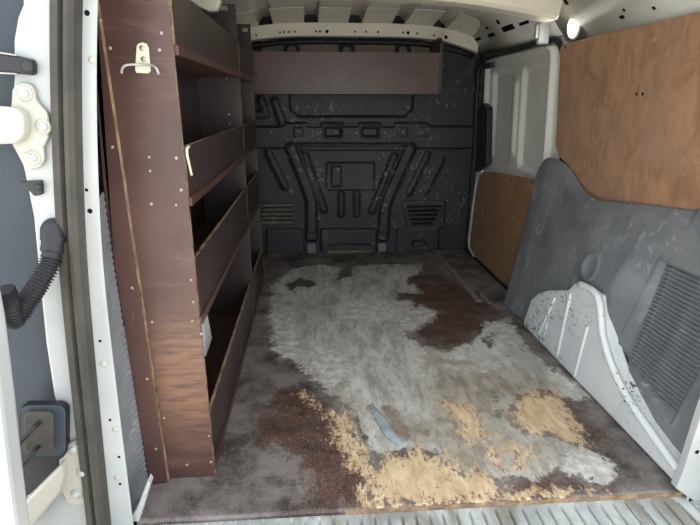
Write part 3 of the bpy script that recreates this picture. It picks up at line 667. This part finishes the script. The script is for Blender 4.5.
def lining(name, mirror, label):
    ys = np.arange(.992, 1.067, .006) if mirror else np.concatenate([np.arange(.955, 2.12, .006), np.arange(2.12, 2.1601, .004)]); tt = np.linspace(0, 1, 110)
    def fn(U, V):
        zt = np.interp(U, TOPY, TOPZ); zb = np.interp(U, ABY, ABZ); z = zb + (zt - zb) * V; x = lin_x(U, z, zt)
        return (mir(x + .032) if mirror else x), U, z
    root = thing(name, (mir(.90) if mirror else .90, 1.03 if mirror else 1.5, 0), label, 'lining panel')
    grid('moulding', ys, tt, fn, 'grey_lining', root, .003 if mirror else -.003)
    # louvres: one shared mesh
    sl = [(0, -.0035), (-.010, -.0015), (-.010, .0015), (0, .0035)]
    me = None
    for k in range(0 if mirror else 28):
        z = .128 + k * .0118
        ya = float(np.interp(z, [.105, .46], [1.325, 1.285])) - .002; yb = float(np.interp(z, [.105, .46], [1.085, 1.045])) + .002
        if z < .16: ya = 1.085 + (z - .105) / .055 * .24
        if ya - yb < .03: continue
        xe = lin_x(np.array([ya - .02, (ya + yb) / 2, yb + .02]), np.full(3, z), np.full(3, .65)); xx = float(xe[1]); rz = -math.atan2(float(xe[0] - xe[2]), ya - yb - .04)
        if me is None:
            v = [(d, yy, h) for yy in (-.5, .5) for d, h in sl]
            f = [(0, 1, 2, 3), (7, 6, 5, 4)] + [(i, (i + 1) % 4, 4 + (i + 1) % 4, 4 + i) for i in range(4)]
            me = mesh('louvre', v, f, 'grey_lining'); fixn(me)
        o = link('louvre', me, root); o.location = ((mir(xx + .032) if mirror else xx), (ya + yb) / 2, z); o.scale = (-1 if mirror else 1, ya - yb, 1); o.rotation_euler = (0, 0, -rz if mirror else rz)
    return root
lining('lining_panel', False, 'moulded dark grey plastic lining with louvred grille over the wheel arch, in full view')
ll_ = lining('lining_panel', True, 'narrow strip of moulded grey plastic lining between the rear pillar and the racking')
zs_ = np.linspace(.004, .70, 30)
def ret_fn(U, V):
    xi = np.interp(U, [p[0] for p in fl_in], [p[1] for p in fl_in]) * 1.0466 - .004; xo = np.interp(U, [z for x, z in LBL[::-1]], [x for x, z in LBL[::-1]]) + .0005
    w = np.where(V > .5, .0012 * np.sin(U * 420), 0)
    return xi + (xo - xi) * V + w, .988 + .08 * V, U
grid('end_return', np.linspace(.004, .70, 200), np.linspace(0, 1, 9), ret_fn, 'grey_lining', ll_, 0)
wp = prism('white_offcut', [dq(203, 316, -.33), dq(207, 313, -.33), dq(212, 338, -.33), dq(206, 356, -.33)], 0, -.336, -.330, 'chipped_white', None); tag(wp, 'small white sheet offcut standing inside the lowest bay of the racking', 'offcut')

# ---- white wheel arches
arch = thing('wheel_arch', (.86, 1.45, 0), 'chipped white painted steel wheel arch with pressed ribs beside the floor', 'wheel arch')
o = prism('arch_panel', ap, 0, .845, .898, 'chipped_white', arch, .008, False, 3)
for (a_, b_), r in ((((555, 298), (538, 336)), .005), (((571, 293), (557, 357)), .007), (((588, 326), (574, 378)), .006), (((548, 322), (543.5, 338)), .004), (((603, 352), (640, 424)), .005)):
    A, B = onX(*a_, .845), onX(*b_, .845)
    tube('rib', [A, A + (B - A) * .05, A + (B - A) * .95, B], [r * .4, r, r, r * .4], 'chipped_white', arch, 8)
bpts = [dq(x, y, .842) for x, y in ((578, 284), (596, 297), (601, 335), (611, 368), (626, 398), (650, 434), (676, 470))]
tube('rolled_edge', smooth_path([(.848, y, z) for y, z in bpts], 5), .011, 'chipped_white', arch, 10)

# ---- small fittings on the right upper side
lp, _a = rail_point(575, 26); lp = Vector(lp)
glow = thing('glow_oval', lp, 'glowing oval dome on the white side above the plywood', 'glow')  # bright oval built as a glowing dome
o = link('lens', dome_mesh(.034, .016, 'oval_glow', 20), glow); o.location = lp + Vector((-.004, 0, -.002)); o.scale = (.8, 1, 1.1); o.rotation_euler = (0, 0, math.radians(-80))  # emissive dome, the bright oval itself
o = link('base', dome_mesh(.042, .006, 'white_paint', 20), glow); o.location = lp; o.scale = (.8, 1, 1.1); o.rotation_euler = (0, 0, math.radians(-80))
spot_l = bpy.data.lights.new('fill_spot_data', 'SPOT'); spot_l.energy = .5; spot_l.spot_size = math.radians(172); spot_l.spot_blend = .6; spot_l.shadow_soft_size = .025; spot_l.color = (1, .95, .82)
ll = bpy.data.objects.new('fill_spot', spot_l); COL.objects.link(ll); ll.parent = glow; ll.location = (-.035, .005, -.012); ll.rotation_euler = Vector((-1, .35, -.35)).to_track_quat('-Z', 'Y').to_euler()  # added spot at the oval, brightens the interior
q0, q1 = onY(538, 22, 2.12), onY(549, 44, 2.10)
bp = box('door_bumper', (float(q0[0]), 2.10, float(q1[2])), (float(q1[0]), 2.13, float(q0[2])), 'white_paint', None, .006); tag(bp, 'white rectangular door bumper block under the side rail', 'bumper block')
box('mount', (float(q0[0]) - .010, 2.105, float(q1[2]) + .02), (float(q0[0]) - .0005, 2.125, float(q0[2]) - .01), 'white_paint', bp, .002)

# ---- left rear pillar fittings: hinges, check strap, hose, plug
def hinge(label, plate, arm, bolts, y=.928):
    h = thing('door_hinge', tuple(map(float, onY(plate[0][0], plate[0][1], y))), label, None); h.parent = jamb
    prism('hinge_plate', ypoly(plate, y), 1, y - .010, y + .001, 'cream_paint', h, .004, False, 3)
    prism('hinge_arm', ypoly(arm, y - .02), 1, y - .034, y - .008, 'cream_paint', h, .006, False, 3)
    for x, yy in bolts:
        w = screw(onY(x, yy, y - .0102), h, .013, .003, 'cream_paint', name='washer'); b = screw(onY(x, yy, y - .0125), h, .0075, .006, 'white_paint', name='bolt')
c3 = lambda L: [(x / 4.03, 70 + y / 4.03) for x, y in L]
hinge('cream door hinge with three bolts below the black check strap',
      c3([(60, 80), (75, 60), (100, 50), (130, 55), (150, 80), (155, 120), (180, 150), (203, 172), (210, 220), (205, 270), (185, 310), (190, 360), (170, 390), (135, 400), (105, 385), (90, 355), (60, 300), (55, 150)]),
      c3([(-160, 150), (0, 145), (75, 150), (112, 182), (112, 265), (75, 295), (0, 298), (-160, 296)]), c3([(100, 95), (175, 228), (133, 353)]))
c4 = lambda L: [(x / 3.89, 390 + y / 3.89) for x, y in L]
hinge('lower cream door hinge beside the rubber cable plug',
      c4([(236, 262), (268, 200), (300, 186), (322, 240), (332, 330), (345, 430), (295, 437), (264, 424), (256, 398), (240, 380)]),
      c4([(250, 275), (256, 330), (240, 390), (150, 500), (60, 560), (60, 480), (125, 400)]), c4([(285, 230), (300, 403), (322, 322)]))
# embossed oval mark on the upper hinge arm
uh = [o for o in jamb.children if o.name.startswith('door_hinge')][0]
tube('embossed_mark', [onY(6 + 4.5 * math.cos(a), 126 + 7.5 * math.sin(a), .8942) for a in np.linspace(0, 2 * math.pi, 25)], .0012, 'white_paint', uh, 6)
tube('embossed_mark', [onY(8.5 + 1.2 * math.cos(a), 126 + 5 * math.sin(a), .8942) for a in np.linspace(0, 2 * math.pi, 17)], .0009, 'white_paint', uh, 6)
for k in range(3): tube('embossed_mark', [onY(.5, 121 + k * 4.5, .8942), onY(3.6, 121 + k * 4.5, .8942)], .0012, 'white_paint', uh, 6)
cs = thing('check_strap', tuple(map(float, onY(34, 67, .925))), 'black door check strap bolted to the white pillar above the hinge', 'strap')
c2 = lambda L: [(x / 5.25, y / 5.25) for x, y in L]
prism('strap', ypoly(c2([(-120, 270), (0, 276), (90, 292), (175, 312), (186, 340), (186, 380), (175, 396), (90, 388), (0, 382), (-120, 380)]), .92), 1, .914, .929, 'black_plastic', cs, .003)
for yy in (277, 383): tube('wire_edge', [onY(-120 / 5.25, yy / 5.25 - 1, .913), onY(0, yy / 5.25, .913), onY(90 / 5.25, (yy + (14 if yy < 300 else 5)) / 5.25, .913)], .0015, 'steel', cs, 6)
screw(onY(27.5, 66.5, .9135), cs, .010, .004, 'black_plastic', name='bolt')
ck = thing('pillar_clip', tuple(map(float, onY(36, 186, .928))), 'small black square clip on the white pillar below the three-bolt hinge', 'clip')
prism('clip_body', ypoly([(21, 181), (43, 180), (44, 194), (36, 196), (30, 190)], .925), 1, .918, .929, 'black_plastic', ck, .003)
screw(onY(38.5, 187, .9175), ck, .006, .003, 'black_plastic', name='bolt')
# corrugated hose
hp = smooth_path([onY(58, 222, .935), onY(54, 240, .915), onY(50, 262, .90), onY(40, 282, .885), onY(28, 300, .875), onY(18, 316, .865), (onY(12, 318, .855)), onY(8, 300, .845), onY(3, 290, .84)], 34)
nh = len(hp); hr = [.0155 + .0025 * math.sin(i * 2 * math.pi / 5) * (1 if i > 60 else 0) for i in range(nh)]
hose = thing('cable_hose', tuple(map(float, onY(50, 262, .93))), 'black corrugated rubber cable hose running from pillar to open door', 'hose')
tube('hose', hp, hr, 'black_plastic', hose, 14)
tube('boot', smooth_path([onY(51, 232, .945), onY(53.5, 228, .925), onY(54, 238, .915), onY(52, 252, .905)], 6), [.018] * 7 + [.021] * 7 + [.0185] * 5, 'black_plastic', hose, 14)
# cable plug
yp = .915
pg = thing('cable_plug', tuple(map(float, onY(45, 430, yp))), 'black rounded rubber cable plug with two leads near the lower hinge', 'cable plug')
def rr(x0, y0, x1, y1, r, n=5, sk=0):
    L = []
    for cx, cy, a0 in ((x1 - r, y0 + r, -90), (x1 - r, y1 - r, 0), (x0 + r, y1 - r, 90), (x0 + r, y0 + r, 180)):
        for k in range(n):
            a = math.radians(a0 + 90 * k / (n - 1)); L.append((cx + r * math.cos(a) + (cy + r * math.sin(a) - y0) * sk, cy + r * math.sin(a)))
    return L
prism('plug_body', ypoly(rr(20, 403, 68, 457, 9), yp), 1, yp - .012, yp + .012, 'black_plastic', pg, .004, False, 3)
prism('plug_rim', ypoly(rr(22, 405, 66, 455, 8), yp - .013), 1, yp - .016, yp - .0122, 'navy_plastic', pg, .002)
prism('plug_face', ypoly(rr(25.5, 410, 55, 450, 6), yp - .017), 1, yp - .027, yp - .0162, 'rubber', pg, .005, False, 3)
tube('lead', smooth_path([onY(39, 423, yp - .028), onY(35, 427, yp - .045), onY(28, 434, yp - .055), onY(16, 446, yp - .06)], 5), .0045, 'black_plastic', pg, 8)
tube('lead', smooth_path([onY(38, 447, yp - .028), onY(34, 452, yp - .045), onY(27, 460, yp - .055), onY(16, 470, yp - .06)], 5), .0045, 'black_plastic', pg, 8)
bl = prism('plug_bracket', ypoly([(18, 456), (62, 452), (62, 464), (30, 492), (18, 492)], .932), 1, .918, .931, 'black_plastic', pg, .003)
